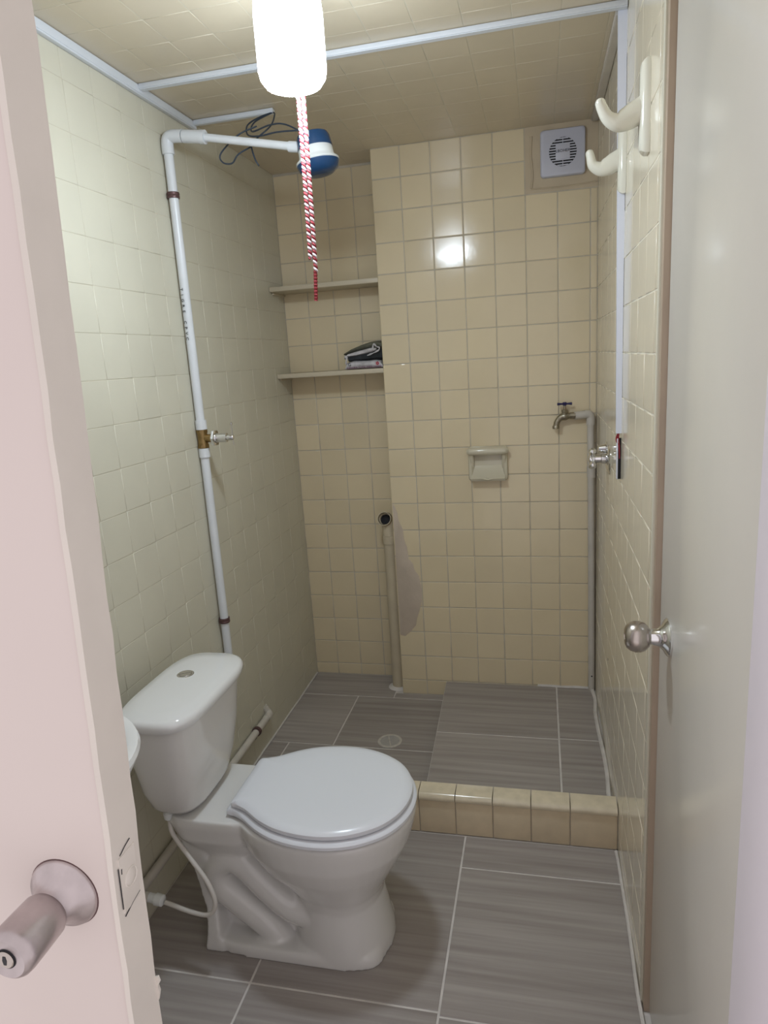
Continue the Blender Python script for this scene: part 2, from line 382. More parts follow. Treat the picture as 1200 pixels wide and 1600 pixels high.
prism(b, [(-.013, zk - .028), (.011, zk - .028), (.011, zk + .028), (-.013, zk + .028)], (0.0016, 0.0, 0), (0, 1, 0), (0, 0, 1), (1, 0, 0), -.001, .0008, .0004)
o = mkl('latch_plate', b, M_dooredge, d1); o['label'] = 'painted-over latch plate'
b = B(); lathe(b, (0.0022, .001, zk), (1, 0, 0), [(-.001, .0095), (.0008, .0093), (.0012, .0085), (.0004, .0078), (.001, .007), (.0012, .002)], 24)
mkl('latch_bolt', b, M_dooredge, d1)
b = B()
for (y0, z0, y1, z1, r) in [(-.013, zk - .031, .011, zk - .024, .0005), (-.0145, zk - .022, -.0145, zk + .02, .0005), (-.01, zk + .030, .006, zk + .036, .00045), (-.011, zk + .012, -.0105, zk + .017, .0007)]:
    tube(b, [(.0022, y0, z0), (.0022, (y0 + y1) / 2, (z0 + z1) / 2 + .0008), (.0022, y1, z1)], r, 5)
mkl('paint_crack', b, M_black, d1)
b = B(); lathe(b, (-.052, -.02, zk - .008), (0, -1, 0), [(-.001, .0335), (.002, .0335), (.0045, .032), (.0075, .027), (.013, .0215), (.019, .0185), (.024, .0175)], 48)
mkl('knob_rose', b, M_knobpaint, d1)
b = B(); lathe(b, (-.052, -.02, zk - .008), (0, -1, 0), [(.020, .0145), (.0225, .019), (.027, .0212), (.045, .0218), (.062, .0222), (.067, .0215), (.070, .0195), (.0715, .0175), (.0705, .0115), (.0705, .001)], 48)
mkl('door_knob', b, M_knobpaint, d1)
b = B(); lathe(b, (-.052, -.0903, zk - .008), (0, -1, 0), [(-.001, .0078), (.0015, .0078), (.0022, .007), (.0022, .001)], 32); kc = mkl('key_cylinder', b, M_brushed, d1)
b = B(); prism(b, [(-.0012, -.004), (.0012, -.004), (.0020, 0), (.0012, .004), (-.0012, .004), (-.0020, 0)], (-.052, -.0925, zk - .008), (1, 0, 0), (0, 0, 1), (0, -1, 0), -.001, .0003)
kh = mkl('keyhole', b, M_black, kc)
b = B(); lathe(b, (-.052, -.0905, zk - .008), (0, -1, 0), [(0, .0078), (.0006, .0079), (.0006, .0088), (0, .0089)], 32, False, False); mkl('key_ring', b, M_dark, d1)
b = B(); lathe(b, (-.052, -.0185, zk - .008), (0, -1, 0), [(0, .0345), (.0016, .0345), (.0018, .0330)], 48, False, False); mkl('rose_gap', b, M_clamp, d1)
b = B()   # chip hanging off the door edge near the bottom
prism(b, [(0, 0), (.004, .002), (.0055, -.004), (.0030, -.009), (.0042, -.016), (.0018, -.027), (.0004, -.012)], (0, .019, .83), (1, 0, 0), (0, 0, 1), (0, 1, 0), -.001, .002, .0005)
o = mkl('paint_chip', b, M_dooredge, d1)

# ------------------------------------------------------------------ lamp and cord
LX, LY = -.635, -1.215
lamp = empty('ceiling_lamp', (LX, LY, ZC), 'glowing white bulb hanging in its holder from the ceiling', 'lamp')
b = B(); lathe(b, (LX, LY, ZC), (0, 0, -1), [(0, .045), (.012, .045), (.018, .03), (.045, .024), (.05, .022)], 32); mk('lamp_holder', b, M_white, lamp)
b = B(); lathe(b, (LX, LY, ZC - .045), (0, 0, -1), [(0, .02), (.012, .025), (.022, .055), (.030, .064), (.05, .066), (.145, .066)], 40, True, False); mk('bulb', b, M_bulb, lamp)
b = B(); lathe(b, (LX, LY, ZC - .045), (0, 0, -1), [(.145, .066), (.16, .063), (.172, .054), (.178, .038), (.18, .01)], 40, False, True); mk('bulb_dome', b, M_bulbdome, lamp)
cord = empty('pull_cord', (LX + .0, LY + .11, ZC), 'red and white twisted pull cord hanging below the lamp', 'cord')
def cpath(z):   # gentle sway
    t = (2.13 - z); return Vector((-.652 + .002 * math.sin(t * 5) + (-.006 * t), -1.125, z))
def coil(x0, rr, ph, z0, z1, r, n=7):
    pts = []; k = int(abs(z1 - z0) / .0012)
    for i in range(k + 1):
        z = z0 + (z1 - z0) * i / k; c = cpath(z); a = ph + (z0 - z) / .0145 * 2 * PI
        pts.append(c + Vector((x0 + rr * math.cos(a), rr * math.sin(a), 0)))
    bm_ = B(); tube(bm_, pts, r, n); return bm_
for x0, zb in ((-.0052, 1.628), (.0052, 1.600)):
    for ph, mm, nm in ((0, M_whitecord, 'white_strand'), (PI, M_redcord, 'red_strand')):
        mk(nm, coil(x0, .0022, ph, 2.125, zb, .0028), mm, cord)
b = B(); k = 30; pts = [cpath(1.603 - .062 * i / k) + Vector((.004 - .003 * i / k, 0, 0)) for i in range(k + 1)]
tube(b, pts, [.0042 + .0006 * math.sin(i * 1.9) for i in range(k + 1)], 8); o = mk('cord_tail', b, M_redcord, cord); o['label'] = 'dark red bound tail end'
b = B(); tube(b, [(LX + .02, LY + .02, ZC - .03), cpath(2.126)], .003, 6); mk('switch_arm', b, M_white, cord)

# ------------------------------------------------------------------ cable raceways
def raceway(name, x0, x1, y0, y1, z0, z1, label, group='white cable raceways', material=M_race, lidaxis=None):
    o = empty(name, ((x0 + x1) / 2, (y0 + y1) / 2, z0), label, 'raceway', group)
    b = B(); box(b, x0, x1, y0, y1, z0, z1, .0012); mk('channel', b, material, o)
    return o
rz = ZC - .017
o = raceway('cable_raceway', XL + .0005, XL + .013, -1.84, -.50, ZC - .026, ZC - .001, 'white cable raceway along the top of the left wall', material=M_race_d)
b = B(); box(b, XL + .013, XL + .0142, -1.84, -.50, ZC - .022, ZC - .005); mk('cover', b, M_race_d, o)
o = raceway('cable_raceway', XL + .0145, XR - .002, -.816, -.7945, ZC - .013, ZC - .0012, 'long white raceway crossing the ceiling from wall to wall', material=M_race_d)
b = B(); box(b, XL + .0145, XR - .002, -.813, -.7975, ZC - .0145, ZC - .013); mk('cover', b, M_race_d, o)
o = raceway('cable_raceway', XL + .0145, -.935, -.520, -.500, ZC - .013, ZC - .0012, 'short white raceway on the ceiling ending at the shower cables', material=M_race_d)
b = B(); box(b, XL + .0145, -.935, -.517, -.503, ZC - .0145, ZC - .013); mk('cover', b, M_race_d, o)
o = raceway('cable_raceway', XR - .0235, XR - .0005, -.774, -.02, ZC - .013, ZC - .001, 'beige-white raceway along the ceiling from upright raceway to exhaust fan', material=M_pvc_warm)
b = B(); box(b, XR - .0205, XR - .0035, -.774, -.02, ZC - .0145, ZC - .013); mk('cover', b, M_pvc_warm, o)
VY = -.785
o = empty('cable_raceway', (XR - .008, VY, 1.185), 'tall upright white raceway on the right wall', 'raceway', 'white cable raceways')
def lean_box(y0, y1, f0, f1, z0, z1):
    b_ = B(); loft(b_, [[(f, y0, z), (XR - .0003, y0, z), (XR - .0003, y1, z), (f, y1, z)] for z, f in ((z0, f0), (z1, f1))]); return b_
mk('channel', lean_box(VY - .009, VY + .009, XR - .0115, XR - .0185, 1.185, ZC - .001), M_race, o)
mk('cover', lean_box(VY - .0075, VY + .0075, XR - .0128, XR - .0198, 1.185, ZC - .001), M_race, o)
o = raceway('cable_raceway', XR - .011, XR - .0078, VY - .009, VY + .009, 1.066, 1.172, 'short open raceway stub with bare red wires below tall raceway', material=M_race)
b = B(); box(b, XR - .0078, XR - .0003, VY - .004, VY + .004, 1.066, 1.172); mk('dark_back', b, M_dark, o)
for dx, dy in ((-.004, -.006), (-.001, -.0075), (-.007, -.0068)):
    b = B(); tube(b, catmull([(XR - .006 + dx * .3, VY + dy * .9, 1.187), (XR - .006 + dx, VY + dy, 1.17), (XR - .0045 + dx * .2, VY - .0078, 1.15), (XR - .004, VY - .0072, 1.12)], 6), .0016, 6); mk('wire', b, M_redwire, o)

# ------------------------------------------------------------------ left riser, electric shower
PX, PY, PR = XL + .0175, -.705, .0135
rp = empty('water_pipe', (PX, PY, 0), 'white upright water pipe on the left wall above and below brass tee', 'pipe')
b = B(); tube(b, [(PX + .001, PY, 2.03), (PX, PY, 1.6), (PX - .001, PY, 1.225)], PR, 20); mk('pipe', b, M_pvc, rp)
b = B(); tube(b, [(PX - .001, PY, 1.17), (PX, PY - .002, .8), (PX, PY - .003, .47)], PR, 20); mk('pipe', b, M_pvc, rp)
b = B(); tube(b, catmull([(PX + .001, PY, 2.005), (PX + .001, PY, 2.032), (PX + .006, PY, 2.046), (PX + .020, PY, 2.050), (PX + .05, PY, 2.047)], 6), .0172, 20); mk('elbow', b, M_pvc, rp)
b = B(); tube(b, [(PX + .053, PY, 2.046), (PX + .105, PY, 2.038)], .0172, 20); tube(b, [(PX + .103, PY, 2.038), (PX + .118, PY, 2.036)], .0185, 12); mk('coupling', b, M_pvc, rp)
b = B(); tube(b, [(PX + .1, PY, 2.0388), (-.80, PY, 1.977)], .0105, 20); o = mk('shower_arm', b, M_pvc, rp)
b = B(); tube(b, [(-.83, PY, 1.982), (-.775, PY, 1.973)], .014, 20); mk('coupling', b, M_pvc, rp)
for z in (1.2345, 1.149):
    b = B(); tube(b, [(PX, PY, z - .002), (PX, PY, z + .026)], .0172, 20); mk('coupling', b, M_pvc, rp)
for k, ch in enumerate('TIGRE CPVC'):
    if ch == ' ': continue
    z = 1.642 - k * .0155; text_mesh('printed_letter', ch, .014, M_black, rp, mwm((PX - .0035, PY - PR - .0002, z), (0, 0, -1), (1, -.25, 0), (-.25, -1, 0)), .0002)
def clamp(o_, p, axis, rr, parent_label=None):
    b_ = B(); a = Vector(axis); lathe(b_, Vector(p) - a * .008, a, [(0, rr), (0, rr + .0035), (.005, rr + .0045), (.008, rr + .003), (.011, rr + .0045), (.016, rr + .0035), (.016, rr)], 24, False, False)
    side = a.cross(Vector((1, 0, 0))).normalized()
    c_ = Vector(p) + side * (rr + .009) - Vector((rr * .6, 0, 0)); box(b_, c_.x - .002, c_.x + .004, c_.y - .009, c_.y + .009, c_.z - .007, c_.z + .007, .002)
    return mk('pipe_clamp', b_, M_clamp, o_)
clamp(rp, (PX, PY, 1.898), (0, 0, 1), PR + .0002); clamp(rp, (PX, PY - .003, .612), (0, 0, 1), PR + .0002)
vt = empty('shower_valve', (PX, PY, 1.2), 'brass tee valve with chrome stem and lever on left pipe', 'valve')
b = B(); tube(b, [(PX, PY, 1.177), (PX, PY, 1.232)], .0155, 20); tube(b, [(PX, PY, 1.176), (PX, PY, 1.186)], .0178, 8); tube(b, [(PX, PY, 1.222), (PX, PY, 1.2315)], .0178, 8)
tube(b, [(PX, PY, 1.205), (PX + .04, PY, 1.205)], .0125, 16); mk('tee_body', b, M_brass, vt)
b = B(); lathe(b, (PX + .036, PY, 1.205), (1, 0, 0), [(0, .024), (.004, .026), (.009, .0255), (.0095, .018)], 6); mk('escutcheon', b, M_chrome, vt)
b = B(); lathe(b, (PX + .045, PY, 1.205), (1, 0, 0), [(0, .0165), (.002, .0150), (.004, .0140), (.036, .0135), (.037, .0085), (.056, .008), (.058, .0065)], 28); mk('stem_cover', b, M_chrome, vt)
b = B(); tube(b, [(PX + .099, PY + .003, 1.182), (PX + .100, PY, 1.208), (PX + .101, PY - .003, 1.246)], .0016, 8); lathe(b, (PX + .101, PY - .003, 1.242), (0, 0, 1), [(0, .002), (.003, .0038), (.007, .0036), (.009, .001)], 12); mk('lever', b, M_chrome, vt)

sh = empty('electric_shower', (-.745, PY, 1.9), 'dark blue and white electric shower head at the end of the arm', 'shower')
ax = Vector((-.14, 0, 1)).normalized(); c0 = Vector((-.748, PY, 1.903))
b = B(); lathe(b, c0 - ax * .002, ax, [(0, .02), (.004, .038), (.014, .052), (.026, .057), (.030, .058)], 44); mk('spray_plate', b, M_blue, sh)
b = B(); lathe(b, c0, ax, [(.028, .0565), (.031, .059), (.034, .058), (.040, .050), (.046, .0475), (.064, .0465), (.066, .045)], 44); mk('heater_body', b, M_white, sh)
b = B(); lathe(b, c0, ax, [(.065, .0475), (.069, .0475), (.092, .045), (.100, .041), (.104, .03), (.106, .01)], 44); mk('top_cap', b, M_blue, sh)
b = B(); tube(b, [(-.792, PY, 1.972), (-.77, PY, 1.970)], .016, 20); mk('inlet', b, M_white, sh)
b = B()
for a in (3.7, 4.5):
    b = B(); box(b, c0.x + .0475 * math.cos(a) - .0015, c0.x + .0475 * math.cos(a) + .0015, PY + .0475 * math.sin(a) - .0015, PY + .0475 * math.sin(a) + .0015, 1.985, 2.0); mk('marking', b, M_white, sh)
cw = empty('power_cables', (-.96, -.52, 2.13), 'dark looping cables above the shower arm', 'cable')
W = [[(-.937, -.51, 2.139), (-.965, -.55, 2.118), (-.985, -.60, 2.085), (-.975, -.63, 2.05), (-.93, -.66, 2.033), (-.87, -.68, 2.03), (-.80, -.70, 2.02)],
     [(-.937, -.51, 2.139), (-.915, -.56, 2.115), (-.915, -.60, 2.075), (-.945, -.63, 2.04), (-.955, -.66, 2.015), (-.945, -.67, 1.975), (-.935, -.67, 1.955)],
     [(-.95, -.62, 2.072), (-1.0, -.64, 2.05), (-1.045, -.67, 2.0), (-1.04, -.675, 1.975), (-1.01, -.68, 1.968), (-.985, -.69, 1.985), (-.95, -.675, 2.005)],
     [(-.937, -.512, 2.139), (-.975, -.57, 2.10), (-.965, -.62, 2.06), (-.90, -.65, 2.06), (-.85, -.67, 2.05), (-.79, -.69, 2.015)]]
for q in W:
    b = B(); tube(b, catmull(q, 8), .0022, 7); mk('cable', b, M_wire, cw)

# ------------------------------------------------------------------ low horizontal pipe
lp = empty('low_water_pipe', (XL + .02, -.9, .11), 'cream painted pipe running low along the left wall behind the toilet', 'pipe')
b = B(); tube(b, [(XL + .016, -.452, .125), (XL + .0165, -.9, .122), (XL + .017, -1.62, .118)], .0125, 18); mk('pipe', b, M_pvc_warm, lp)
b = B(); tube(b, catmull([(XL - .004, -.445, .155), (XL + .006, -.440, .135), (XL + .016, -.448, .125), (XL + .016, -.475, .1245)], 5), .0145, 16); mk('elbow', b, M_pvc_warm, lp)
clamp(lp, (XL + .016, -.565, .1235), (0, 1, 0), .0127)

# ------------------------------------------------------------------ toilet
YT = -1.24
def P3(x, dy, z): return (x, YT + dy, z)
def outline(h, n=10):
    """half outline list (x, halfwidth) from back to nose -> closed smooth loop"""
    up = [(x, w_) for x, w_ in h]; loop = up + [(x, -w_) for x, w_ in reversed(up[:-1])]
    return loop
def smooth_half(h, k=6):
    pts = [Vector((x, w_, 0)) for x, w_ in h]; ext = pts + [Vector((p.x, -p.y, 0)) for p in reversed(pts[:-1])]
    c = catmull(ext, k)
    return [(p.x, p.y) for p in c]
def sup(cx, hx, hy, z, e=2.6, n=44, dy=0):
    out = []
    for i in range(n):
        a = 2 * PI * i / n; ca, sa = math.cos(a), math.sin(a)
        out.append(P3(cx + hx * math.copysign(abs(ca) ** (2 / e), ca), dy + hy * math.copysign(abs(sa) ** (2 / e), sa), z))
    return out
tl = empty('toilet', (-.80, YT, 0), 'white ceramic close-coupled toilet with closed lid beside the left wall', 'toilet')
b = B()
def egg(xb, xn, hw, z, e=2.3, n=44, wide=.56):
    """egg outline: widest part nearer the nose"""
    out = []
    cx = xb + (xn - xb) * wide
    for i in range(n):
        a = 2 * PI * i / n; ca, sa = math.cos(a), math.sin(a)
        hx = (xn - cx) if ca >= 0 else (cx - xb); ee = 2.05 if ca >= 0 else e
        out.append(P3(cx + hx * math.copysign(abs(ca) ** (2 / ee), ca), hw * math.copysign(abs(sa) ** (2 / ee), sa), z))
    return out
loft(b, [egg(-.795, -.545, .118, .0), egg(-.793, -.548, .117, .03), egg(-.785, -.562, .108, .10), egg(-.785, -.568, .104, .14), egg(-.79, -.563, .108, .165), egg(-.82, -.545, .124, .20), egg(-.87, -.517, .148, .25), egg(-.90, -.492, .166, .30), egg(-.915, -.478, .174, .345), egg(-.915, -.474, .176, .368), egg(-.912, -.478, .173, .376)])
mk_parts = [b]
# deck under the tank, sloping down to the rear flange
loft(b, [sup(-.955, .105, .118, .374, 6), sup(-.955, .107, .120, .355, 6), sup(-.955, .100, .112, .31, 5), sup(-.945, .075, .080, .25, 4), sup(-.94, .05, .05, .18, 4)])
# rear flange
def qd(x0, x1, hw, z): return [P3(x0, -hw, z), P3(x1, -hw, z), P3(x1, hw, z), P3(x0, hw, z)]
loft(b, [qd(-1.005, -.955, .116, .0), qd(-1.0, -.965, .106, .05), qd(-1.005, -.975, .088, .10), qd(-1.03, -.985, .082, .22), qd(-1.055, -1.0, .10, .33), qd(-1.058, -.95, .11, .36)])
# foot plate and spine
loft(b, [sup(-.78, .225, .118, 0, 5), sup(-.78, .222, .117, .02, 5), sup(-.78, .218, .113, .03, 5)])
box(b, -1.0, -.70, YT - .05, YT + .05, .02, .33)
# trapway
tr = catmull([P3(-.70, 0, .10), P3(-.78, 0, .113), P3(-.845, 0, .168), P3(-.895, 0, .222), P3(-.935, 0, .237), P3(-.972, 0, .205), P3(-.965, 0, .155), P3(-.91, 0, .105), P3(-.85, 0, .055), P3(-.82, 0, .01)], 7)
for s in (-1, 1):
    tube(b, [p + Vector((0, s * .058, 0)) for p in tr], .0385, 16)
o = mk('bowl', b, M_ceramic_body, tl, smooth=False)
rm = o.modifiers.new('remesh', 'REMESH'); rm.mode = 'VOXEL'; rm.voxel_size = .0045; rm.use_smooth_shade = True
sm = o.modifiers.new('smooth', 'SMOOTH'); sm.factor = .5; sm.iterations = 7
# seat ring and lid
SH = [(-.903, .0), (-.903, .060), (-.902, .088), (-.885, .0925), (-.855, .106), (-.81, .137), (-.76, .160), (-.70, .1715), (-.64, .170), (-.585, .154), (-.535, .122), (-.505, .084), (-.488, .042), (-.483, 0)]
def seatring(inset, z, h=SH, grow=0, k=5):
    c = smooth_half(h, k); cx = -.69
    out = []
    for x, y in c:
        d = Vector((x - cx, y)); L = max(d.length, 1e-5); q = d * (1 - inset / L); out.append(P3(cx + q.x, q.y, z))
    return out[:-1]
b = B(); loft(b, [seatring(-.004, .3785), seatring(-.010, .383), seatring(-.010, .390), seatring(-.005, .3955), seatring(.004, .3975)])
mk('seat', b, M_plastic, tl)
LH = [(x + (.004 if x < -.9 else 0), w_) for x, w_ in SH]
b = B(); loft(b, [seatring(.001, .4000, LH), seatring(-.0015, .404, LH), seatring(-.001, .411, LH), seatring(.006, .4165, LH), seatring(.02, .4185, LH), seatring(.06, .4195, LH), seatring(.075, .4195, LH)])
mk('seat_lid', b, M_plastic, tl)
for s in (-1, 1):
    b = B(); tube(b, [P3(-.905, s * .070 - .014, .386), P3(-.905, s * .070 + .014, .386)], .0095, 14); box(b, -.915, -.893, YT + s * .07 - .011, YT + s * .07 + .011, .372, .384, .003); mk('hinge', b, M_plastic, tl)
# tank
XT = -1.030; TY = -.008
def sp2(cx, hx, hy, z, e): return sup(cx, hx, hy, z, e, 56, TY)
b = B(); loft(b, [sp2(-1.045, .052, .090, .381, 3), sp2(-1.045, .062, .108, .386, 3), sp2(-1.044, .069, .119, .40, 3.2), sp2(-1.041, .077, .139, .45, 3.6), sp2(-1.037, .084, .157, .53, 3.8), sp2(-1.034, .088, .167, .60, 3.8), sp2(-1.032, .090, .171, .640, 3.8)])
mk('tank', b, M_ceramic_body, tl)
b = B(); loft(b, [sp2(-1.032, .090, .172, .638, 3.8), sp2(-1.030, .0985, .183, .641, 3.7), sp2(-1.029, .1005, .187, .648, 3.7), sp2(-1.029, .1005, .187, .657, 3.7), sp2(-1.029, .0975, .184, .664, 3.6), sp2(-1.029, .091, .177, .669, 3.4), sp2(-1.029, .07, .14, .6725, 2.6), sp2(-1.029, .03, .07, .6745, 2.4)])
mk('tank_lid', b, M_ceramic, tl)
b = B(); lathe(b, P3(-1.045, .030, .6725), (0, 0, 1), [(-.002, .021), (.0025, .021), (.0035, .0195), (.0035, .0165), (.0028, .0163)], 36, True, True); fb = mk('flush_button', b, M_chrome, tl)
b = B()
for s in (0, PI):
    pts = [(-1.045, YT + .030)]; n = 16; c = Vector((-1.045, YT + .030)); ring = [(c.x + .0155 * math.cos(s + PI * i / n + .5), c.y + .0155 * math.sin(s + PI * i / n + .5)) for i in range(n + 1)]
    off = Vector((math.cos(s + PI / 2 + .5), math.sin(s + PI / 2 + .5))) * .0008
    prism(b, [(x + off.x, y + off.y) for x, y in ring], (0, 0, 0), (1, 0, 0), (0, 1, 0), (0, 0, 1), .6745, .6772)
mk('button_half', b, M_chrome, fb)
# supply hose and stop valve
hs = empty('supply_hose', (-1.10, -1.40, .1), 'white flexible water hose looping from the tank to the floor valve', 'hose')
b = B(); tube(b, catmull([(-1.062, -1.335, .365), (-1.055, -1.345, .325), (-1.00, -1.37, .28), (-.955, -1.385, .235), (-.935, -1.395, .19), (-.95, -1.40, .158), (-1.00, -1.395, .152), (-1.075, -1.385, .160)], 8), .0055, 12); mk('hose', b, M_hose, hs)
b = B(); lathe(b, (-1.064, -1.333, .391), (.05, -.08, -1), [(0, .011), (.016, .012), (.018, .014), (.032, .013), (.036, .009)], 12); mk('hose_nut', b, M_white, hs)
b = B(); lathe(b, (-1.125, -1.38, .164), (1, -.08, -.05), [(0, .011), (.022, .0115), (.024, .0145), (.042, .0135), (.046, .008)], 12); mk('hose_nut', b, M_white, hs)
sv = empty('stop_valve', (-1.16, -1.38, .15), 'small white stop valve on left wall beside the door edge', 'valve')
b = B(); tube(b, [(XL + .001, -1.385, .166), (-1.12, -1.381, .165)], .0115, 16); tube(b, [(-1.15, -1.383, .165), (-1.15, -1.41, .165)], .009, 12); mk('valve_body', b, M_pvc_warm, sv)
b = B(); lathe(b, (-1.15, -1.408, .165), (0, -1, 0), [(0, .012), (.004, .016), (.012, .016), (.015, .012)], 10); mk('handle', b, M_white, sv)

# ------------------------------------------------------------------ wash basin
wbz = .80
ba = empty('wash_basin', (-1.01, -1.79, wbz), 'white round wash basin rim peeking from behind the left door', 'basin')
b = B(); lathe(b, (-1.012, -1.79, wbz), (0, 0, -1), [(.0, .168), (-.004, .178), (-.002, .187), (.006, .190), (.014, .187), (.03, .178), (.07, .155), (.11, .12), (.15, .07), (.165, .04), (.165, .02), (.155, .02), (.14, .06), (.10, .105), (.06, .14), (.02, .162), (.0, .168)], 56, False, False)
mk('bowl', b, M_ceramic, ba)
b = B(); box(b, XL, -1.05, -1.90, -1.68, wbz - .10, wbz - .004, .012); mk('wall_bracket', b, M_ceramic, ba)

# ------------------------------------------------------------------ shelves and bundle
for z, xe, lab in ((1.700, -.7668, 'upper cream painted shelf in the recess, empty'), (1.3655, -.7668, 'lower cream painted shelf in the recess, with a bundle on it')):
    o = empty('wall_shelf', (-1.0, .08, z), lab, 'shelf', 'cream shelves in the recess')
    b = B(); box(b, XL + .001, xe, .004, YR - .001, z - .009, z + .009, .002); mk('board', b, M_shelf, o)
    b = B(); box(b, XL + .001, XL + .008, .03, YR - .002, z - .018, z - .009, .001); mk('bracket', b, M_shelf, o)
bd = empty('folded_bundle', (-.865, .06, 1.375), 'folded dark cloth with crumpled printed wrapper on the lower shelf', 'bundle')
z0 = 1.3755
def blob(name, rows, material, y0=.015, y1=.12, parent=bd):
    """rows: list of (x, zlow, zhigh); lofted along x with rounded y section"""
    b_ = B(); R_ = []
    for (x, za, zb) in rows:
        zm, hz, ym, hy = (za + zb) / 2, (zb - za) / 2, (y0 + y1) / 2, (y1 - y0) / 2; ring = []
        for i in range(16):
            a = 2 * PI * i / 16; ca, sa = math.cos(a), math.sin(a); wob = 1 + .05 * math.sin(x * 190 + i * 2.3)
            ring.append((x, ym + hy * wob * math.copysign(abs(ca) ** .6, ca), zm + hz * math.copysign(abs(sa) ** .6, sa)))
        R_.append(ring)
    loft(b_, R_); return mk(name, b_, material, parent)
blob('wrapper_base', [(-.943, z0, z0 + .008), (-.935, z0, z0 + .028), (-.91, z0, z0 + .034), (-.88, z0, z0 + .032), (-.85, z0, z0 + .031), (-.82, z0, z0 + .033), (-.80, z0, z0 + .028), (-.792, z0, z0 + .012)], M_paper, .008, .12)
blob('dark_cloth', [(-.932, z0 + .030, z0 + .052), (-.90, z0 + .031, z0 + .062), (-.86, z0 + .030, z0 + .068), (-.82, z0 + .031, z0 + .080), (-.795, z0 + .03, z0 + .075)], M_cloth_d, .02, .12)
blob('wrapper_fold', [(-.945, z0 + .040, z0 + .050), (-.93, z0 + .050, z0 + .061), (-.90, z0 + .050, z0 + .069), (-.87, z0 + .055, z0 + .074), (-.84, z0 + .060, z0 + .080), (-.815, z0 + .066, z0 + .078)], M_paper, .009, .11)
blob('grey_cloth', [(-.948, z0 + .055, z0 + .064), (-.92, z0 + .064, z0 + .078), (-.88, z0 + .073, z0 + .092), (-.84, z0 + .078, z0 + .102), (-.81, z0 + .078, z0 + .104), (-.795, z0 + .075, z0 + .098)], M_cloth_g, .02, .13)
b = B()
for P_ in ([(-.828, .009, z0 + .070), (-.822, .004, z0 + .092), (-.812, .006, z0 + .082), (-.800, .005, z0 + .076), (-.806, .006, z0 + .066), (-.832, .007, z0 + .056), (-.850, .006, z0 + .050)], [(-.94, .008, z0 + .055), (-.935, .005, z0 + .040), (-.938, .006, z0 + .020), (-.932, .006, z0 + .052)]):
    b = B(); tube(b, catmull(P_, 5), [.0028 + .001 * math.sin(i) for i in range((len(P_) - 1) * 5 + 1)], 6); mk('wrapper_edge', b, M_paper, bd)
fr = ((1, 0, 0), (0, 0, 1), (0, -1, 0))
text_mesh('lettering', 'ASESORIA TOTAL PARA LLEVAR', .0098, M_purpleprint, bd, mwm((-.866, .0068, z0 + .006), *fr), .0006)
text_mesh('lettering', 'G', .017, M_black, bd, mwm((-.924, .0062, z0 + .019), *fr), .0006)
b = B()
for k in range(5):
    a = k * 2 * PI / 5; lathe(b, (-.812 + .0045 * math.cos(a), .0068, z0 + .0185 + .0045 * math.sin(a)), (0, -1, 0), [(0, .0028), (.001, .0026)], 8)
mk('red_flower_print', b, M_redprint, bd)

bd.location.x += .022
# ------------------------------------------------------------------ drain pipe in the recess
dr = empty('drain_pipe', (-.797, .062, 0), 'cream painted drain pipe with open elbow mouth in the recess corner', 'pipe')
b = B(); tube(b, [(-.797, .062, .0), (-.797, .062, .3), (-.797, .062, .655)], .027, 28); mk('pipe', b, M_pvc_cream, dr)
b = B(); tube(b, [(-.797, .062, .655), (-.797, .062, .690)], .0300, 28); mk('collar', b, M_pvc_cream, dr)
b = B(); tube(b, catmull([(-.799, .066, .685), (-.801, .068, .73), (-.805, .066, .752), (-.809, .052, .764)], 5), .0275, 28, False); mk('elbow', b, M_pvc_cream, dr)
ad = Vector((-.02, -1, .40)).normalized(); pb = Vector((-.810, .052, .760))
b = B(); lathe(b, pb, ad, [(-.02, .0285), (.018, .029), (.018, .0265), (-.018, .0265)], 36, False, False); mk('mouth', b, M_pvc_cream, dr)
b = B(); lathe(b, pb, ad, [(-.012, .0266), (-.006, .0262), (-.006, .0225), (-.016, .022)], 36, False, False); o = mk('inner_rim', b, M_shelf, dr)
b = B(); lathe(b, pb, ad, [(-.02, .0262), (-.019, .001)], 36); mk('dark_inside', b, M_dark, dr)
b = B(); lathe(b, (-.797, .062, .0), (0, 0, 1), [(0, .046), (.004, .040), (.008, .030)], 20); mk('mortar_ring', b, M_floorgrout, dr)
fd = empty('floor_drain', (-.745, -.374, 0), 'round white drain cover with a slanted bar in the shower floor', 'drain')
b = B(); lathe(b, (-.745, -.374, 0), (0, 0, 1), [(-.002, .045), (.0015, .044), (.0025, .041), (.0022, .037), (.0012, .036), (.0012, .001)], 40); mk('cover', b, M_drain, fd)
b = B(); lathe(b, (-.745, -.374, 0), (0, 0, 1), [(-.002, .047), (.0022, .0455), (.003, .042), (.0025, .0365), (-.001, .036)], 40, False, False); mk('rim', b, M_drainrim, fd)
b = B(); tube(b, [(-.757, -.342, .0015), (-.735, -.408, .0015)], .003, 6); mk('bar', b, M_drainrim, fd)

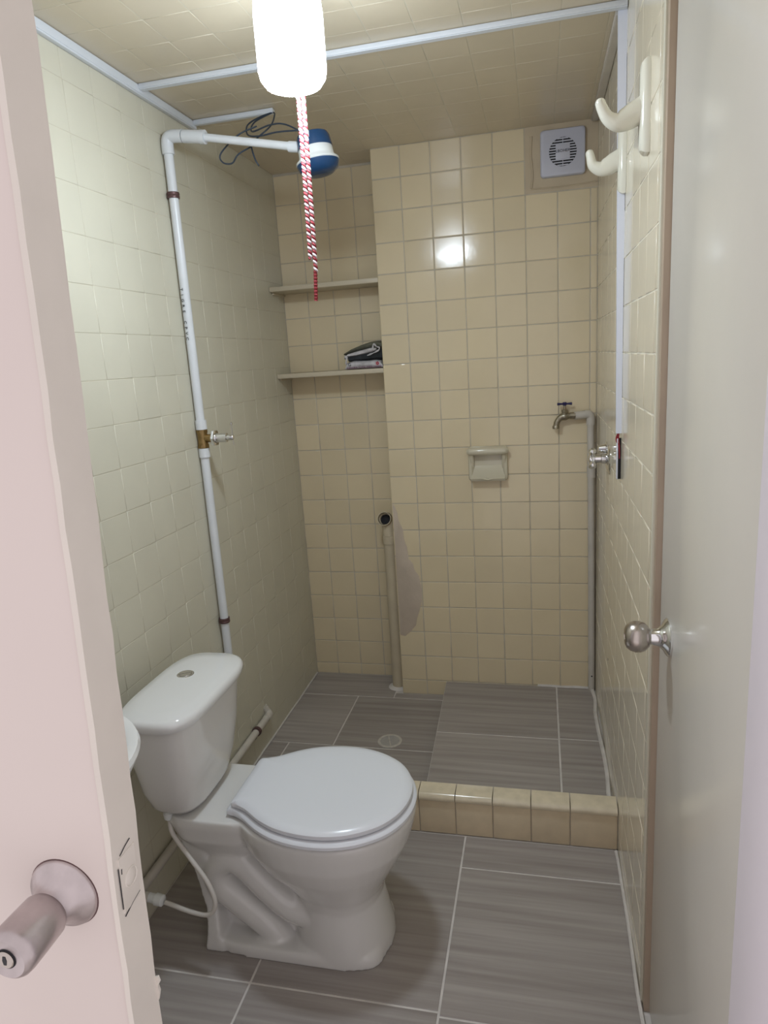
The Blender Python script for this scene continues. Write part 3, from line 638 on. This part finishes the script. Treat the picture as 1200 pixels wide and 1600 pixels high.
# ------------------------------------------------------------------ right corner pipe, tap
RX, RY = .006, -.0155
cp = empty('corner_pipe', (RX, RY, .065), 'off-white upright pipe in the right back corner below the tap', 'pipe')
b = B(); tube(b, [(RX + .004, RY, .066), (RX + .001, RY, .6), (RX - .004, RY, 1.15)], .0125, 18); mk('pipe', b, M_pvc_warm, cp)
b = B(); tube(b, catmull([(RX - .004, RY, 1.125), (RX - .004, RY, 1.152), (RX - .010, RY - .002, 1.163), (RX - .028, RY - .004, 1.165)], 5), .0155, 18); mk('elbow', b, M_pvc_warm, cp)
b = B(); tube(b, [(RX - .022, RY - .004, 1.164), (RX - .062, RY - .008, 1.162)], .0148, 18); mk('coupling', b, M_pvc_warm, cp)
b = B(); tube(b, [(RX - .001, RY, .93), (RX - .001, RY, .972)], .0158, 18); mk('coupling', b, M_pvc_warm, cp)
b = B(); lathe(b, (RX + .004, RY, .13), (0, -1, 0), [(.0115, .003), (.0135, .003)], 8); mk('spot', b, M_dark, cp)
tp = empty('brass_tap', (-.085, -.03, 1.15), 'dull brass garden tap with dark blue cross handle on the back wall', 'tap')
TYY = RY - .012
b = B(); tube(b, [(-.052, TYY, 1.162), (-.072, TYY, 1.163)], .0125, 8)
tube(b, catmull([(-.060, TYY, 1.163), (-.085, TYY, 1.162), (-.103, TYY, 1.158), (-.115, TYY, 1.146), (-.1205, TYY, 1.130), (-.1215, TYY, 1.122)], 6), [.0105, .0105, .011, .011, .012, .013, .0145, .015, .015, .0145, .014, .013, .0125, .012, .0115, .011, .0105, .0105, .0105, .0105, .0105, .0105, .0105, .0105, .0105, .0105, .0105, .0105, .0105, .0105, .0105], 16)
lathe(b, (-.1215, TYY, 1.128), (0, 0, -1), [(0, .0115), (.002, .0125), (.010, .0125), (.011, .0105)], 20)
lathe(b, (-.090, TYY, 1.165), (0, 0, 1), [(0, .0125), (.008, .011), (.010, .0105), (.012, .0115), (.020, .0115), (.021, .008)], 8); mk('tap_body', b, M_brass_dull, tp)
b = B(); tube(b, [(-.090, TYY, 1.184), (-.090, TYY, 1.205)], .0042, 10); mk('stem', b, M_brass_dull, tp)
b = B(); 
for s in (-1, 1): tube(b, [(-.090, TYY, 1.207), (-.090 + s * .012, TYY, 1.207), (-.090 + s * .025, TYY, 1.207), (-.090 + s * .0265, TYY, 1.207)], [.0045, .0035, .0055, .003], 10)
lathe(b, (-.090, TYY, 1.201), (0, 0, 1), [(0, .006), (.008, .008), (.012, .006)], 12); mk('handle', b, mat('dark_navy_plastic', (.025, .02, .09), .35), tp)

# shower mixer on the right wall
mx_ = empty('wall_valve', (XR, -.575, 1.08), 'chrome valve with round plate and lobed handle on the right wall', 'valve')
vy, vz = -.50, 1.072
b = B(); lathe(b, (XR, vy, vz), (-1, 0, 0), [(0, .044), (.002, .0445), (.005, .042), (.009, .032), (.012, .022)], 36); mk('escutcheon', b, M_chrome, mx_)
b = B(); lathe(b, (XR - .010, vy, vz + .004), (-1, 0, 0), [(0, .017), (.014, .0165), (.016, .013), (.032, .012), (.034, .015), (.040, .015)], 24); mk('stem', b, M_chrome, mx_)
b = B(); hub = Vector((XR - .050, vy, vz + .004))
lathe(b, hub + Vector((.006, 0, 0)), (-1, 0, 0), [(0, .012), (.006, .015), (.014, .014), (.018, .008)], 20)
for k in range(4):
    a = k * PI / 2 + .6; d = Vector((0, math.cos(a), math.sin(a))); p0 = hub + d * .008; p1 = hub + d * .036
    tube(b, [p0, hub + d * .018, hub + d * .026, hub + d * .033, p1 + d * .003], [.008, .007, .0095, .0105, .005], 14)
mk('cross_handle', b, M_chrome, mx_)
b = B(); lathe(b, (XR - .006, vy + .02, vz + .030), (-1, 0, 0), [(0, .022), (.003, .022), (.005, .015), (.024, .010), (.026, .006)], 24); mk('flange', b, M_chrome, mx_)

# ------------------------------------------------------------------ soap dish
sd = empty('soap_dish', (-.376, 0, .985), 'grey-cream porcelain soap dish with a top bar on the back wall', 'soap dish')
sx0, sx1, sz0, sz1 = -.450, -.300, .925, 1.058
b = B(); n = 28
def rr(x0, x1, z0_, z1_, y, r):
    out = []
    for cx, cz, a0 in ((x1 - r, z1_ - r, 0), (x0 + r, z1_ - r, PI / 2), (x0 + r, z0_ + r, PI), (x1 - r, z0_ + r, 3 * PI / 2)):
        for i in range(6): a = a0 + PI / 2 * i / 5; out.append((cx + r * math.cos(a), y, cz + r * math.sin(a)))
    return out
loft(b, [rr(sx0, sx1, sz0, sz1, .002, .012), rr(sx0, sx1, sz0, sz1, -.010, .012), rr(sx0 + .003, sx1 - .003, sz0 + .003, sz1 - .003, -.017, .012), rr(sx0 + .012, sx1 - .012, sz0 + .010, sz1 - .010, -.019, .010), rr(sx0 + .018, sx1 - .018, sz0 + .018, sz1 - .018, -.012, .010), rr(sx0 + .024, sx1 - .024, sz0 + .024, sz1 - .022, .006, .008)])
mk('frame', b, M_soap, sd)
b = B(); tube(b, [(sx0 + .002, -.022, sz1 - .017), (sx0 + .010, -.028, sz1 - .016), (sx0 + .03, -.030, sz1 - .016), (sx1 - .03, -.030, sz1 - .016), (sx1 - .010, -.028, sz1 - .016), (sx1 - .002, -.022, sz1 - .017)], [.011, .0145, .0150, .0150, .0145, .011], 20)
for x in (sx0 + .014, sx1 - .014): tube(b, catmull([(x, -.004, sz0 + .05), (x, -.012, sz0 + .075), (x, -.024, sz1 - .022)], 4), .009, 12)
mk('top_bar', b, M_soap, sd)
b = B(); R_ = []
for i in range(13):
    x = sx0 + .010 + (sx1 - sx0 - .020) * i / 12; lip = .006 if abs(i - 6) > 1 else (.001 if i == 6 else .003)
    R_.append([(x, -.003, sz0 + .006), (x, -.040, sz0 + .004), (x, -.046, sz0 + .008 + lip), (x, -.042, sz0 + .012 + lip), (x, -.034, sz0 + .013), (x, -.016, sz0 + .026), (x, -.006, sz0 + .056), (x, -.003, sz0 + .060)])
loft(b, R_); mk('tray', b, M_soap, sd)
b = B(); box(b, sx0 + .008, sx1 - .008, -.004, .002, sz0 + .01, sz1 - .01); mk('back_panel', b, M_soap, sd)

# ------------------------------------------------------------------ exhaust fan
fx, fz, fh = -.0925, 2.0555, .0745
ef = empty('exhaust_fan', (fx, 0, fz), 'square grey-white exhaust fan with round louvred grille on the back wall', 'fan')
b = B()
loft(b, [rr(fx - fh, fx + fh, fz - fh, fz + fh, .0, .012), rr(fx - fh, fx + fh, fz - fh, fz + fh, -.012, .012), rr(fx - fh + .003, fx + fh - .003, fz - fh + .003, fz + fh - .003, -.0165, .011), rr(fx - fh + .008, fx + fh - .008, fz - fh + .008, fz + fh - .008, -.018, .009)])
mk('cover', b, M_fan, ef)
gr = .0455
b = B(); lathe(b, (fx, -.0176, fz), (0, -1, 0), [(0, gr), (.0008, gr)], 44); mk('grille_opening', b, M_dark, ef)
b = B()
for k in range(-5, 6):
    zz = k * .0083; hw = math.sqrt(max(gr * gr - zz * zz, 0)) - .0004
    if hw > .004:
        box(b, fx - hw, fx + hw, -.0205, -.0182, fz + zz - .0021, fz + zz + .0016)
box(b, fx - .0010, fx + .0010, -.0206, -.0182, fz - gr, fz + gr)
o = mk('louvre_slats', b, M_fan, ef, smooth=False); o['kind'] = 'stuff'
b = B(); box(b, fx - .0235, fx + .0235, -.022, -.0182, fz - .0235, fz + .0235, .001); mk('centre_plate', b, M_fan, ef)
text_mesh('brand_lettering', 'LBOHER', .0128, M_black, ef, mwm((fx, -.0223, fz + .002), *fr), .0003)

# ------------------------------------------------------------------ coat hooks
def hook(yc, zt, zb, L_, lab):
    o = empty('coat_hook', (XR, yc, (zt + zb) / 2), lab, 'hook', 'cream porcelain coat hooks')
    h = zt - zb; zc = (zt + zb) / 2
    b_ = B(); R_ = []
    for (x, ins) in ((XR, 0), (XR - .007, 0), (XR - .012, .003), (XR - .0155, .007), (XR - .0175, .012)):
        hy = .021 - ins; pts = [(x, yc - hy + .006, zb + ins), (x, yc + hy - .006, zb + ins), (x, yc + hy, zb + .020 + ins * .5), (x, yc + hy, zt - .020 - ins * .5), (x, yc + hy - .006, zt - ins), (x, yc - hy + .006, zt - ins), (x, yc - hy, zt - .020 - ins * .5), (x, yc - hy, zb + .020 + ins * .5)]
        R_.append(pts)
    loft(b_, R_); mk('base_plate', b_, M_hook, o)
    b_ = B(); cl = catmull([(XR - .002, yc, zc - .004), (XR - .012, yc, zc - .0045), (XR - .024, yc, zc - .007), (XR - .038, yc, zc - .014), (XR - .056, yc, zc - .018), (XR - .073, yc, zc - .008), (XR - L_ + .004, yc, zc + .012), (XR - L_, yc, zc + .026)], 6)
    N_ = len(cl); R_ = []
    for i, p in enumerate(cl):
        t = i / (N_ - 1); d = (cl[min(i + 1, N_ - 1)] - cl[max(i - 1, 0)]).normalized(); nrm = Vector((d.z, 0, -d.x))
        hv = .0085 + .0085 * (1 - t) + .006 * math.exp(-((t - .45) / .2) ** 2) + .026 * (1 - t) ** 5; hw_ = .012 + .004 * (1 - t) ** 2
        if t > .93: s_ = math.sqrt(max(1 - ((t - .93) / .075) ** 2, .05)); hv *= s_; hw_ *= s_
        R_.append([p + nrm * (hv * math.cos(2 * PI * k / 18)) + Vector((0, hw_ * math.sin(2 * PI * k / 18), 0)) for k in range(18)])
    loft(b_, R_); mk('hook_arm', b_, M_hook, o)
hook(-1.155, 1.905, 1.748, .088, 'nearer cream porcelain coat hook on the right wall by the door')
hook(-.790, 1.912, 1.752, .083, 'farther cream porcelain coat hook beside the upright raceway')
b = B(); lathe(b, (XR, -.513, .431), (-1, 0, 0), [(-.001, .005), (.0006, .0045)], 10); o = mk('screw_hole', b, M_dark, wr)
